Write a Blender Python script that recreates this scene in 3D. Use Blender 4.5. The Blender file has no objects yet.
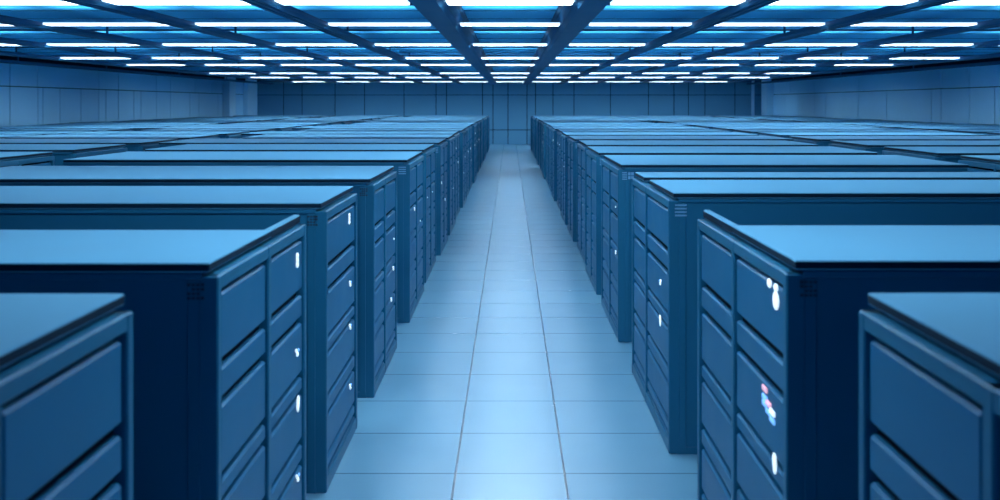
import bpy, bmesh, math, random
from mathutils import Vector
random.seed(7)
COL = bpy.context.scene.collection
F = 895.0            # focal length in pixels of the 1000 px wide frame
CAMZ = 2.25          # eye height
HTOP = CAMZ - 0.57   # cabinet height
CEIL = CAMZ + 1.38
WALLX = 14.1
BACK = 50.0
VPX = 510.0

# ------------------------------------------------------------------ materials
def mat(name, col, rough=0.5, metal=0.0, emit=None, estr=0.0, spec=0.5, noise=0.0, nscale=6.0, coat=0.0):
    m = bpy.data.materials.new(name); m.use_nodes = True
    nt = m.node_tree; b = nt.nodes['Principled BSDF']
    b.inputs['Base Color'].default_value = (*col, 1)
    b.inputs['Roughness'].default_value = rough
    b.inputs['Metallic'].default_value = metal
    b.inputs['Specular IOR Level'].default_value = spec
    b.inputs['Coat Weight'].default_value = coat
    if emit:
        b.inputs['Emission Color'].default_value = (*emit, 1)
        b.inputs['Emission Strength'].default_value = estr
    if noise > 0:
        tc = nt.nodes.new('ShaderNodeTexCoord'); n = nt.nodes.new('ShaderNodeTexNoise')
        n.inputs['Scale'].default_value = nscale; n.inputs['Detail'].default_value = 3
        mr = nt.nodes.new('ShaderNodeMapRange')
        mr.inputs['To Min'].default_value = 1 - noise; mr.inputs['To Max'].default_value = 1 + noise
        mx = nt.nodes.new('ShaderNodeVectorMath'); mx.operation = 'SCALE'
        mx.inputs[0].default_value = col
        nt.links.new(tc.outputs['Object'], n.inputs['Vector'])
        nt.links.new(n.outputs['Fac'], mr.inputs['Value'])
        nt.links.new(mr.outputs['Result'], mx.inputs['Scale'])
        nt.links.new(mx.outputs['Vector'], b.inputs['Base Color'])
        mr2 = nt.nodes.new('ShaderNodeMapRange')
        mr2.inputs['To Min'].default_value = max(0.02, rough - .06); mr2.inputs['To Max'].default_value = rough + .06
        nt.links.new(n.outputs['Fac'], mr2.inputs['Value'])
        nt.links.new(mr2.outputs['Result'], b.inputs['Roughness'])
    return m

LIGHT_COL = (0.62, 0.83, 0.97)
M = dict(
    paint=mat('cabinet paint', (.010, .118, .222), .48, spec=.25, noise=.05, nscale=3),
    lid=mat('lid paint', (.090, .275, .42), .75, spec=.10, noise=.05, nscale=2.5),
    door=mat('door paint', (.009, .118, .245), .46, spec=.20, noise=.05, nscale=4),
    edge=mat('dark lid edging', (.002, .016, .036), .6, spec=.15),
    seam=mat('dark seam rubber', (.002, .008, .018), .8, spec=.1),
    grille_dark=mat('dark grille', (.006, .03, .06), .6),
    grille_light=mat('pale label metal', (.14, .34, .55), .4),
    beam=mat('beam steel', (.010, .095, .20), .6, spec=.2, noise=.08, nscale=2),
    ceiling=mat('ceiling panel', (.075, .50, .80), .8, spec=.1, noise=.05, nscale=1.5),
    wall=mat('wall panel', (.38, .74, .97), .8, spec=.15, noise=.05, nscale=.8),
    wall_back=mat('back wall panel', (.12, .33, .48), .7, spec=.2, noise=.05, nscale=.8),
    pillar=mat('pillar paint', (.50, .80, .96), .6, noise=.04, nscale=2),
    housing=mat('lamp housing', (.35, .5, .62), .5),
    diffuser=mat('lamp diffuser', (.8, .85, .9), .5, emit=LIGHT_COL, estr=12.5),
    diffuser_mid=mat('lamp diffuser middle bay', (.8, .85, .9), .5, emit=LIGHT_COL, estr=36.0),
    diffuser_far=mat('lamp diffuser bright', (.8, .85, .9), .5, emit=LIGHT_COL, estr=44.0),
    ceiling_fill_far=mat('added upward glow far', (.8, .85, .9), .5, emit=LIGHT_COL, estr=6.0),  # upward glow added above the lamps to brighten the ceiling
    rim=mat('lamp frosted rim', (.8, .85, .9), .5, emit=LIGHT_COL, estr=1.7),
    ceiling_fill=mat('added upward glow near', (.8, .85, .9), .5, emit=LIGHT_COL, estr=3.4),
    led=mat('led white', (.8, .8, .8), .4, emit=(.75, .9, 1), estr=1.0),
    led_blue=mat('led blue', (.1, .3, .8), .4, emit=(.22, .55, 1), estr=.9),
    led_red=mat('led pink', (.8, .3, .4), .4, emit=(.95, .55, .68), estr=.75),
)

def floor_material():
    m = bpy.data.materials.new('floor tiles'); m.use_nodes = True
    nt = m.node_tree; b = nt.nodes['Principled BSDF']; N = nt.nodes.new; L = nt.links.new
    tc = N('ShaderNodeTexCoord'); sp = N('ShaderNodeSeparateXYZ'); L(tc.outputs['Object'], sp.inputs[0])
    T = .665
    def line(axis, phase, half):
        a = N('ShaderNodeMath'); a.operation = 'SUBTRACT'; L(sp.outputs[axis], a.inputs[0]); a.inputs[1].default_value = phase - T / 2
        p = N('ShaderNodeMath'); p.operation = 'FLOORED_MODULO'; L(a.outputs[0], p.inputs[0]); p.inputs[1].default_value = T
        s = N('ShaderNodeMath'); s.operation = 'SUBTRACT'; L(p.outputs[0], s.inputs[0]); s.inputs[1].default_value = T / 2
        ab = N('ShaderNodeMath'); ab.operation = 'ABSOLUTE'; L(s.outputs[0], ab.inputs[0])
        c = N('ShaderNodeMath'); c.operation = 'LESS_THAN'; L(ab.outputs[0], c.inputs[0]); c.inputs[1].default_value = half
        return c
    ab = N('ShaderNodeMath'); ab.operation = 'ABSOLUTE'; L(sp.outputs['X'], ab.inputs[0])      # one line of tiles down the aisle, wide ones beside it
    dx = N('ShaderNodeMath'); dx.operation = 'SUBTRACT'; L(ab.outputs[0], dx.inputs[0]); dx.inputs[1].default_value = .332
    dm = N('ShaderNodeMath'); dm.operation = 'ABSOLUTE'; L(dx.outputs[0], dm.inputs[0])
    lx = N('ShaderNodeMath'); lx.operation = 'LESS_THAN'; L(dm.outputs[0], lx.inputs[0]); lx.inputs[1].default_value = .007
    ly = line('Y', 5.45, .0065)
    mx = N('ShaderNodeMath'); mx.operation = 'MAXIMUM'; L(lx.outputs[0], mx.inputs[0])
    sc = N('ShaderNodeMath'); sc.operation = 'MULTIPLY'; L(ly.outputs[0], sc.inputs[0]); sc.inputs[1].default_value = .6
    L(sc.outputs[0], mx.inputs[1])
    n = N('ShaderNodeTexNoise'); n.inputs['Scale'].default_value = 2.2; n.inputs['Detail'].default_value = 4
    L(tc.outputs['Object'], n.inputs['Vector'])
    mr = N('ShaderNodeMapRange'); mr.inputs['To Min'].default_value = .94; mr.inputs['To Max'].default_value = 1.06
    L(n.outputs['Fac'], mr.inputs['Value'])
    v = N('ShaderNodeVectorMath'); v.operation = 'SCALE'; v.inputs[0].default_value = (.16, .37, .52)
    L(mr.outputs[0], v.inputs['Scale'])
    mix = N('ShaderNodeMix'); mix.data_type = 'RGBA'
    L(mx.outputs[0], mix.inputs['Factor']); L(v.outputs[0], mix.inputs['A']); mix.inputs['B'].default_value = (.008, .03, .06, 1)
    L(mix.outputs['Result'], b.inputs['Base Color'])
    b.inputs['IOR'].default_value = 2.0; b.inputs['Roughness'].default_value = .27
    b.inputs['Specular IOR Level'].default_value = 1.0
    return m
M['floor'] = floor_material()

# ------------------------------------------------------------------ helpers
class MB:
    def __init__(self): self.bm = bmesh.new()
    def box(self, x0, x1, y0, y1, z0, z1, bev=0.0, mi=0, seg=1):
        x0, x1 = min(x0, x1), max(x0, x1); y0, y1 = min(y0, y1), max(y0, y1); z0, z1 = min(z0, z1), max(z0, z1)
        bm = self.bm
        vs = [bm.verts.new((x, y, z)) for x in (x0, x1) for y in (y0, y1) for z in (z0, z1)]
        fs = [(0, 1, 3, 2), (4, 6, 7, 5), (0, 4, 5, 1), (2, 3, 7, 6), (0, 2, 6, 4), (1, 5, 7, 3)]
        faces = [bm.faces.new([vs[i] for i in f]) for f in fs]
        for f in faces: f.material_index = mi
        if bev > 0:
            es = list({e for f in faces for e in f.edges})
            r = bmesh.ops.bevel(bm, geom=es, offset=bev, segments=seg, affect='EDGES', profile=.5)
            for f in r['faces']: f.material_index = mi
        return self
    def prism(self, pts, y0, y1, mi=0):      # closed x,z outline swept along y
        bm = self.bm
        a = [bm.verts.new((p[0], y0, p[1])) for p in pts]; b = [bm.verts.new((p[0], y1, p[1])) for p in pts]
        n = len(pts)
        for i in range(n):
            bm.faces.new((a[i], a[(i + 1) % n], b[(i + 1) % n], b[i])).material_index = mi
        bm.faces.new(a[::-1]).material_index = mi; bm.faces.new(b).material_index = mi
        return self
    def blob(self, c, r, mi=0):
        rr = bmesh.ops.create_uvsphere(self.bm, u_segments=12, v_segments=8, radius=1)
        for v in rr['verts']:
            v.co = Vector((c[0] + v.co.x * r[0], c[1] + v.co.y * r[1], c[2] + v.co.z * r[2]))
            for f in v.link_faces: f.material_index = mi
        return self
    def mesh(self, name, mats):
        bmesh.ops.recalc_face_normals(self.bm, faces=self.bm.faces[:])
        me = bpy.data.meshes.new(name); self.bm.to_mesh(me); self.bm.free()
        for m in (mats if isinstance(mats, (list, tuple)) else [mats]): me.materials.append(m)
        return me
    def build(self, name, mats, parent=None): return link(name, self.mesh(name, mats), parent)

def link(name, me, parent=None):
    o = bpy.data.objects.new(name, me); COL.objects.link(o)
    if parent: o.parent = parent
    return o
def thing(name, label, cat, loc, group=None):
    o = bpy.data.objects.new(name, None); COL.objects.link(o); o.location = loc
    o.empty_display_size = .2
    o['label'] = label; o['category'] = cat
    if group: o['group'] = group
    return o
def struct(o, label=None, cat=None):
    o['kind'] = 'structure'
    if label: o['label'] = label
    if cat: o['category'] = cat
    return o
ORD = ['first', 'second', 'third', 'fourth', 'fifth', 'sixth', 'seventh', 'eighth', 'ninth', 'tenth', 'eleventh', 'twelfth',
       'thirteenth', 'fourteenth', 'fifteenth', 'sixteenth', 'seventeenth', 'eighteenth', 'nineteenth', 'twentieth',
       'twenty-first', 'twenty-second', 'twenty-third', 'twenty-fourth', 'twenty-fifth', 'twenty-sixth']

# ------------------------------------------------------------------ the setting
Y0 = -2.5
b = MB(); b.box(-WALLX, WALLX, Y0, BACK, -.2, 0)
struct(b.build('floor', M['floor']), 'glossy pale blue square floor tiles', 'floor')

ROWS = [9.95, 12.75, 17.1, 22.1, 25.9, 33.0, 38.2, 45.6]
NEAR_ROWS = [6.6, 3.6]
b = MB(); b.box(-WALLX, WALLX, Y0, BACK, CEIL, CEIL + .2)
# thin panel joints and a thicker joist in front of every row of lamps
ys = sorted(ROWS + NEAR_ROWS + [.6])
for i, y in enumerate(ys):
    b.box(-WALLX, WALLX, y - .56, y - .46, CEIL - .028, CEIL, mi=1)
    nxt = ys[i + 1] - .62 if i + 1 < len(ys) else BACK
    k = y + .45
    while k < nxt - .3:
        b.box(-WALLX, WALLX, k, k + .035, CEIL - .008, CEIL, mi=1)
        k += 1.25
struct(b.build('ceiling', [M['ceiling'], M['beam']]), 'blue ceiling of wide cross panels with dark joints', 'ceiling')

def wall_side(s, upper, lower, name, label):
    b = MB()
    zs = CAMZ + .5; g = .022; t = .03
    x_in = s * WALLX
    b.box(x_in + s * t, x_in + s * .25, Y0, BACK, 0, CEIL, mi=1)
    def panels(xs, z0, z1):
        ds = sorted([WALLX * F / abs(VPX - x) for x in xs]); ds = [Y0] + ds + [BACK]
        for a, c in zip(ds, ds[1:]):
            if c - a > .1: b.box(x_in, x_in + s * (t + .002), a + g, c - g, z0, z1, .004)
    panels(upper, zs + .012, CEIL); panels(lower, 0, zs - .012)
    return struct(b.build(name, [M['wall'], M['seam']]), label, 'wall')
wall_side(-1, [-40, 10, 37.5, 99, 118.5, 156.6, 170.5, 195, 212, 236],
          [-40, 10, 38, 43, 60, 81, 99, 106, 118.5, 134, 141, 156.6, 170.5, 190, 199, 218, 236], 'wall_left', 'grey blue panelled left wall with thin dark joints')
wall_side(1, [1050, 969, 941, 858, 814.5, 790, 774],
          [1050, 994.5, 969, 941, 931.5, 886.5, 858, 825.6, 814.5, 798, 785], 'wall_right', 'grey blue panelled right wall with thin dark joints')
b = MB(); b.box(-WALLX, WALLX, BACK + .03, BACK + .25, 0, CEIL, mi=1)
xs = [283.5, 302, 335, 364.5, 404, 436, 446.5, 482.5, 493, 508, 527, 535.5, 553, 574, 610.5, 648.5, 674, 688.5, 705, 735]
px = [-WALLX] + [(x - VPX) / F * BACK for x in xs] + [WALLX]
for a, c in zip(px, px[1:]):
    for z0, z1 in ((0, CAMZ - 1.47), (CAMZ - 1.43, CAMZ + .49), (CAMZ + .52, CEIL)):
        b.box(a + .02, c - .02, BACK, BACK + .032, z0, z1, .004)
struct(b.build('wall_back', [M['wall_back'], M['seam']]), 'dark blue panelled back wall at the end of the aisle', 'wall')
n = 0
def trim(bm, label):
    global n
    n += 1
    struct(bm.build('trim_%d' % n, M['pillar']), label, 'trim')
for s, y0, y1, dep, lab in ((-1, 43.9, 44.9, .35, 'pale blue pillar standing out from the left wall'),
                            (-1, 47.3, 49.0, .25, 'broad pillar beside the back left corner'),
                            (1, 47.9, 49.0, .35, 'pale blue pillar near the back right corner')):
    b = MB(); b.box(s * WALLX, s * (WALLX - dep), y0, y1, 0, CEIL, .03, seg=2); trim(b, lab)
b = MB(); xx = (753.5 - VPX) / F * 49.7
b.box(xx - .05, xx + .05, 49.65, 50, 0, CEIL, .02); trim(b, 'thin pale pipe casing up the back wall right end')
for s, side in ((-1, 'left'), (1, 'right')):
    b = MB(); b.box(s * WALLX, s * (WALLX - .12), Y0, BACK, CEIL - .17, CEIL, .01)
    n += 1
    struct(b.build('trim_%d' % n, M['seam']), 'dark steel strip along top of %s wall' % side, 'trim')

b = MB(); b.box(-WALLX + .13, WALLX - .13, BACK - .12, BACK, CEIL - .17, CEIL, .01); n += 1
struct(b.build('trim_%d' % n, M['beam']), 'dark steel strip along top of the back wall', 'trim')

# ------------------------------------------------------------------ ceiling beams
ZB = CAMZ + 1.08
BX = [.92, 2.72, 4.6, 6.75, 8.95, 11.2, 13.3]
def beam_profile(hw, main):
    z0, z1 = ZB, (CEIL if main else ZB + .08)
    if main:      # deep box beam with chamfered bottom edges and a ledge
        c = .05
        return [(-hw - .05, z1), (-hw - .05, z1 - .04), (-hw, z1 - .05), (-hw, z0 + c), (-hw + c, z0), (hw - c, z0), (hw, z0 + c), (hw, z1 - .05),
                (hw + .05, z1 - .04), (hw + .05, z1)]
    h = .022      # channel with two grooves along its underside
    return [(-hw, z1), (-hw, z0 + .03), (-hw + .03, z0), (-.05, z0), (-.05, z0 + h), (-.025, z0 + h), (-.025, z0), (.035, z0), (.035, z0 + h),
            (.06, z0 + h), (.06, z0), (hw - .03, z0), (hw, z0 + .03), (hw, z1)]
for s, side in ((-1, 'left'), (1, 'right')):
    for i, x in enumerate(BX):
        main = i == 0
        b = MB(); b.prism(beam_profile(.19 if main else .13, main), Y0, BACK - (0 if main else .12))
        if not main:      # drop rods up to the ceiling
            for y in (-1, 8.2, 15, 20.3, 24.2, 29.5, 36, 42, 48): b.box(-.015, .015, y - .015, y + .015, ZB + .07, CEIL)
        lab = ('broad dark blue ceiling beam running above the %s edge of the centre aisle' % side if main
               else 'grooved dark ceiling beam, %s one out to the %s of the broad aisle beam' % (ORD[i - 1], side))
        o = b.build('ceiling_beam', M['beam']); o.location.x = s * x
        o['label'] = lab; o['category'] = 'beam'; o['group'] = 'long ceiling beams'

# ------------------------------------------------------------------ ceiling lamps
lamp_cache = {}
def lamp(xc, w, y, label, bay):
    t = thing('ceiling_light', label, 'ceiling light', (xc, y, CAMZ + 1.12), 'strip lights between the ceiling beams')
    dp = .40 if y < 12 else .22; mid = bay == 0 and y < 15; key = (round(w, 3), y < 12, y < 15, mid); hd = dp / 2
    if key not in lamp_cache:
        h = MB(); h.box(-w / 2, w / 2, -hd + .004, hd - .004, .030, .038)
        h.box(-w / 2 + .03, w / 2 - .03, -hd + .02, hd - .02, .036, .0385, mi=1)  # unseen glowing top face, added to light the ceiling panels
        for sx in (-1, 1):
            h.box(sx * (w / 2 - .02), sx * (w / 2 + .04), -.03, .03, .022, .034)      # brackets to the beams
        d = MB(); d.box(-w / 2 + .012, w / 2 - .012, -hd + .012, hd - .012, .022, .030)
        e = MB(); rh = 0
        for sy in (-1, 1): e.box(-w / 2, w / 2, sy * hd, sy * (hd - .012), rh, .030, .003)
        for sx in (-1, 1): e.box(sx * w / 2, sx * (w / 2 - .012), -hd + .012, hd - .012, rh, .030, .003)
        lamp_cache[key] = (h.mesh('housing', [M['housing'], M['ceiling_fill' if y < 12 else 'ceiling_fill_far']]), d.mesh('diffuser', M['diffuser_mid' if mid else 'diffuser' if y < 15 else 'diffuser_far']), e.mesh('rim', M['rim']))
    link('housing', lamp_cache[key][0], t); link('diffuser', lamp_cache[key][1], t); link('rim', lamp_cache[key][2], t)
for r, y in enumerate(ROWS + NEAR_ROWS):
    edges = [-x for x in BX[::-1]] + BX
    for k, (a, c) in enumerate(zip(edges, edges[1:])):
        bay = k - 6
        if abs(bay) > 5: continue
        m = .23 if abs(bay) <= 1 else .19
        a2 = a + (.215 if abs(a) == BX[0] else .15); c2 = c - (.215 if abs(c) == BX[0] else .15)
        if min(abs(a2), abs(c2)) * F / y > 540 and bay != 0: continue
        if y < 9 and abs(bay) > 3: continue
        bn = 'over the centre aisle' if bay == 0 else '%s bay %s of the aisle' % (ORD[abs(bay) - 1], 'left' if bay < 0 else 'right')
        if y < 9:
            lab = 'white strip light %s, row %s' % (bn, 'just before the visible ones' if y > 5 else 'nearest overhead')
        else:
            lab = 'white strip light, %s row from the front, %s' % (ORD[r], bn)
        lamp((a2 + c2) / 2, c2 - a2, y, lab, bay)

# ------------------------------------------------------------------ cabinets
# drawer fronts of one door, from the top down: (height, gap below)
PAT = [(.245, .032), (.110, .030), (.250, .026), (.066, .024), (.222, .030), (.080, .026), (.212, .024), (.058, .024)]
FT = HTOP - .05        # top of the front frame
def panel_rows(shift=0):
    z = FT - .075; out = []
    pat = PAT[:]
    for h, g in pat:
        out.append((z - h, z)); z -= h + g
    out.append((.10, z))
    return out
PANELS = panel_rows()
cache = {}
def cached(key, fn):
    if key not in cache: cache[key] = fn()
    return cache[key]
FR = .045   # frame member width

def m_frame(s, w, splits, detail):
    def f():
        b = MB(); bv = .006 if detail else 0
        vs = [0] + splits + [w]
        for i, v in enumerate(vs):
            hw = FR if 0 < i < len(vs) - 1 else FR
            v0 = v - FR * .55 if 0 < i < len(vs) - 1 else (v if i == 0 else v - FR)
            v1 = v + FR * .55 if 0 < i < len(vs) - 1 else (v + FR if i == 0 else v)
            b.box(0, s * .07, v0, v1, 0, FT, bv)
        b.box(s * .002, s * .07, .004, w - .004, FT - .055, FT, bv)
        b.box(s * .002, s * .07, .004, w - .004, 0, .085, bv)
        return b.mesh('front_frame', M['paint'])
    return cached(('frame', s, round(w, 3), tuple(round(x, 3) for x in splits), detail), f)

def m_body(s, L, w, segs):
    def f():
        b = MB()
        b.box(s * .06, s * L, .006, w - .006, 0.0, min(z for _, _, z in segs))          # carcass
        zmin = min(z for _, _, z in segs)
        for v0, v1, z in segs:
            if z > zmin + .001: b.box(s * .06, s * L, v0 + .006, v1 - .006, zmin, z)
        # folded flange under the lid and a corner post on the narrow sides
        v0, v1, z = segs[0]
        b.box(s * .06, s * L, -.004, .02, z - .028, z - .004, .003)
        b.box(s * .065, s * .11, -.003, .02, .02, z - .03, .003)
        b.box(s * (L - .05), s * L, -.003, .02, .02, z - .03, .003)
        b.box(s * .06, s * L, -.002, .02, 0.0, .045, .002)
        return b.mesh('body', M['paint'])
    return cached(('body', s, round(L, 3), round(w, 3), tuple((round(a, 3), round(c, 3), round(d, 3)) for a, c, d in segs)), f)

def m_lid(s, L, v0, v1, bev, strip=False):
    def f():
        b = MB()
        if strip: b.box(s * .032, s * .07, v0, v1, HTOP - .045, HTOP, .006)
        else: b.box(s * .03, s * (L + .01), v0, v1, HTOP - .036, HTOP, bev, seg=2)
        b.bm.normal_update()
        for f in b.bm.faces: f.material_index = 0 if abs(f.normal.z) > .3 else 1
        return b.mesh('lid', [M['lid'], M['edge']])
    return cached(('lid', s, round(L, 3), round(v0, 3), round(v1, 3), bev, strip), f)

def m_door(s, v0, v1, full):
    def f():
        b = MB(); b.box(s * .042, s * .062, v0, v1, .08, FT - .05, mi=1)
        if full:
            for z0, z1 in PANELS: b.box(s * .012, s * .044, v0 + .016, v1 - .016, z0, z1, .008)
        return b.mesh('door', [M['door'], M['seam']])
    return cached(('door', s, round(v0, 3), round(v1, 3), full), f)
def m_panel(s, v0, v1, z0, z1):
    def f():
        b = MB(); b.box(s * .010, s * .044, v0 + .018, v1 - .012, z0, z1, .009)
        return b.mesh('drawer_front', M['door'])
    return cached(('panel', s, round(v0, 3), round(v1, 3), round(z0, 3)), f)
def m_grille(s, kind):
    def f():
        b = MB(); u0 = .05 if kind == 'dark' else .04
        z1 = HTOP - .075
        if kind == 'dark':
            for i in range(4):
                for j in range(4):
                    if (i + j * 3) % 7 == 6: continue
                    b.box(s * (u0 + i * .016), s * (u0 + i * .016 + .012), -.004, .0062, z1 - j * .016 - .010, z1 - j * .016)
        elif kind == 'lines':
            for j in range(4): b.box(s * u0, s * (u0 + .075), -.004, .0062, z1 - j * .022 - .010, z1 - j * .022)
        else:
            for j in range(4):
                b.box(s * u0, s * (u0 + .045), -.004, .0062, z1 - j * .020 - .009, z1 - j * .020)
            for i in range(2):
                for j in range(2): b.box(s * (u0 + .055 + i * .03), s * (u0 + .078 + i * .03), -.004, .0062, z1 - j * .036 - .028, z1 - j * .036)
        return b.mesh('vent_grille', M['grille_dark'] if kind == 'dark' else M['grille_light'])
    return cached(('grille', s, kind), f)
def led_mesh(s, v, z, kind):
    b = MB(); u = s * .007
    if kind == 'figure':                   # round head over a tall rounded body with a smaller mark beside it
        b.blob((u, v, z + .050), (.006, .024, .015)); b.blob((u, v, z), (.006, .036, .036))
        b.blob((u, v + .085, z + .050), (.006, .026, .018))
    elif kind == 'stack':
        for k in range(3): b.blob((u, v, z + (k - 1) * .022), (.006, .015, .016))
    elif kind == 'bar':
        b.blob((u, v, z), (.006, .020, .040)); b.blob((u, v + .006, z + .02), (.006, .018, .020))
    elif kind == 'mixed':
        for (dv, dz, mi) in ((.03, .055, 2), (.03, .02, 1), (.0, .012, 2), (.03, -.005, 1), (-.03, -.005, 0), (0, -.02, 1), (-.03, -.035, 1)):
            b.box(u - .004, u + .004, v + dv * 1.7 - .034, v + dv * 1.7 + .026, z + dz - .010, z + dz + .012, .003, mi)
    elif kind == 'pair':
        b.blob((u, v, z), (.006, .010, .012)); b.blob((u, v - .024, z + .024), (.006, .007, .010)); b.blob((u, v + .02, z + .016), (.006, .007, .008), 1)
    else:
        b.blob((u, v, z), (.006, .008, .010))
    return b.mesh('indicator_light', [M['led'], M['led_blue'], M['led_red']])

def cabinet(s, W, L, near, far, splits, label, group, detail=2, grille=None, style='plain', leds=()):
    w = far - near
    t = thing('server_cabinet', label, 'server cabinet', (s * W, near, 0), group)
    ztop = HTOP - .036
    if style == 'recess':
        m = splits[0] + .14
        segs = [(0, m, ztop), (m, w, HTOP - .22)]
        lids = [(0 - .008, m, False), (m, w, True)]
    elif style == 'twolids':
        m = splits[0]
        segs = [(0, m - .02, ztop), (m - .02, m + .26, HTOP - .24), (m + .26, w, ztop)]
        lids = [(-.008, m - .01, False), (m + .25, w + .008, False)]
    else:
        segs = [(0, w, ztop)]; lids = [(-.008, w + .008, False)]
    link('body', m_body(s, L, w, segs), t)
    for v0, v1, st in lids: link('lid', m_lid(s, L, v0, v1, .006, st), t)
    link('front_frame', m_frame(s, w, splits, detail > 0), t)
    if grille: link('vent_grille', m_grille(s, grille), t)
    vs = [0] + splits + [w]
    for i in range(len(vs) - 1):
        v0 = vs[i] + (FR if i == 0 else FR * .55); v1 = vs[i + 1] - (FR if i == len(vs) - 2 else FR * .55)
        d = link('door', m_door(s, v0, v1, detail < 2), t)
        if detail == 2:
            for z0, z1 in PANELS: link('drawer_front', m_panel(s, v0, v1, z0, z1), d)
        for (di, fv, z, kind) in leds:
            if di == i: link('indicator_light', cached(('led', s, round(v0 + fv * (v1 - v0), 3), round(z, 3), kind), lambda: led_mesh(s, v0 + fv * (v1 - v0), z, kind)), d)
    return t

Z = lambda y, d: CAMZ - (y - 104) * d / F      # height of picture row y at distance d
LB1, RB1 = 4.58, 4.32
GL, GR = 'cabinets along the left of the centre aisle', 'cabinets along the right of the centre aisle'
# left row
cabinet(-1, 1.13, LB1 - 1.13, 1.25, 2.69, [.72], 'blurred blue server cabinet nearest the camera, bottom left corner', GL)
cabinet(-1, 1.05, LB1 - 1.05, 3.22, 4.62, [.70], 'blue server cabinet with two drawer doors behind the blurred bottom left one', GL, grille='dark', style='recess',
        leds=((1, .80, Z(255, 4.6), 'stack'), (1, .80, Z(346, 4.6), 'pair'), (1, .82, Z(395, 4.6), 'bar'), (1, .82, Z(468, 4.6), 'pair')))
cabinet(-1, 1.06, LB1 - 1.06, 5.17, 6.22, [], 'narrow single door server cabinet, third from the front on the left of the aisle', GL, grille='dark',
        leds=((0, .76, Z(218, 5.98), 'stack'), (0, .80, Z(285, 5.98), 'pair'), (0, .80, Z(328, 5.98), 'pair'), (0, .80, Z(388, 5.98), 'pair')))
cabinet(-1, 1.04, LB1 - 1.04, 6.85, 8.25, [.65], 'blue two door server cabinet, fourth from the front on the left of the aisle', GL, grille='dark',
        leds=((1, .75, Z(270, 8), 'pair'), (1, .55, Z(298, 8), 'pair'), (1, .8, Z(240, 8), 'dot')))
cabinet(-1, 1.03, LB1 - 1.03, 9.2, 10.75, [.75], 'blue two door server cabinet, fifth from the front on the left of the aisle', GL, grille='lines',
        leds=((0, .7, 1.1, 'pair'), (1, .5, .9, 'dot')))
# right row
cabinet(1, 1.05, RB1 - 1.05, 1.25, 2.70, [.72], 'blurred blue server cabinet nearest the camera, bottom right corner', GR)
cabinet(1, 1.01, RB1 - 1.01, 3.27, 4.83, [.80], 'blue two door server cabinet with coloured indicators behind the blurred bottom right one', GR, grille='dark', style='recess',
        leds=((0, .15, Z(302, 3.40), 'figure'), (0, .29, Z(409, 3.50), 'mixed'), (0, .17, Z(466, 3.42), 'bar')))
cabinet(1, 1.02, RB1 - 1.02, 5.75, 7.5, [1.0], 'wide server cabinet with split lid, third from the front on the right of the aisle', GR, grille='lines', style='twolids',
        leds=((0, .35, Z(287, 6.0), 'pair'), (0, .35, Z(325, 6.0), 'bar')))
cabinet(1, 1.02, RB1 - 1.02, 8.45, 10.0, [.76], 'blue two door server cabinet with pale square label, fourth from the front right of aisle', GR, grille='blocks',
        leds=((0, .3, 1.25, 'dot'), (0, .3, .8, 'pair')))
# the rest of both rows
PITCH, WID = 2.03, 1.50
def led_set():
    out = []
    for i in (0, 1):
        if random.random() < .6: out.append((i, random.choice((.3, .7)), random.choice((1.38, 1.05, .72)), random.choice(('dot', 'pair'))))
    return tuple(out)
def rest(s, start, first, side, group, L1):
    y = start; k = first
    while y + WID < 45.6:
        det = 2 if y < 14 else 1
        dw = .02 * math.sin(k * 2.3)
        Lx = L1 + (random.choice((0, .3, .62)) if y > 13 else 0)
        cabinet(s, 1.035 + dw, Lx - 1.035 - dw, y, y + WID, [.75],
                'two door blue cabinet, %s from the front on the %s of the aisle' % (ORD[k - 1], side), group, det,
                grille='lines' if y < 16 else None, leds=led_set() if y < 30 else ())
        y += PITCH; k += 1
rest(-1, 11.25, 6, 'left', GL, LB1)
rest(1, 10.55, 5, 'right', GR, RB1)
# rows farther out, beyond narrower side aisles
def block(s, x0, x1, start, rown, side):
    g = 'cabinets of the %s row out on the %s' % (rown, side)
    y = start; ys = []
    while y + WID < 45.6:
        if x0 * F / (y + WID) < 600: ys.append(y)
        y += PITCH
    for k, y in enumerate(ys):
        last = k == len(ys) - 1
        xe = x1 + random.choice((0, .25, .5, .62))
        cabinet(s, x0, xe - x0, y, y + WID, [.75],
                'long blue cabinet, %s from front in the %s row out on the %s' % (ORD[k], rown, side), g, 1)
block(-1, 5.44, 8.0, 9.2, 'second', 'left'); block(-1, 8.75, 12.9, 9.2, 'third', 'left')
block(1, 4.98, 8.9, 8.45, 'second', 'right'); block(1, 9.6, 13.0, 8.45, 'third', 'right')

# ------------------------------------------------------------------ world, camera, view
w = bpy.data.worlds.new('World'); bpy.context.scene.world = w; w.use_nodes = True
bg = w.node_tree.nodes['Background']; bg.inputs[0].default_value = (.03, .34, .75, 1); bg.inputs[1].default_value = .55
cd = bpy.data.cameras.new('Camera'); cam = bpy.data.objects.new('Camera', cd); COL.objects.link(cam)
cam.location = (0, 0, CAMZ); cam.rotation_euler = (math.pi / 2, 0, 0)
cd.sensor_width = 36; cd.lens = F / 1000 * 36
cd.shift_x = -(VPX - 500) / 1000; cd.shift_y = -(250 - 104) / 1000
cd.clip_start = .05; cd.clip_end = 200
cd.dof.use_dof = True; cd.dof.focus_distance = 9.0; cd.dof.aperture_fstop = 2.2
bpy.context.scene.camera = cam
sc = bpy.context.scene
sc.view_settings.view_transform = 'Standard'; sc.view_settings.look = 'None'
sc.view_settings.gamma = 1; sc.view_settings.use_curve_mapping = False
sc.view_settings.exposure = 0.0
sc.cycles.max_bounces = 8; sc.cycles.diffuse_bounces = 6
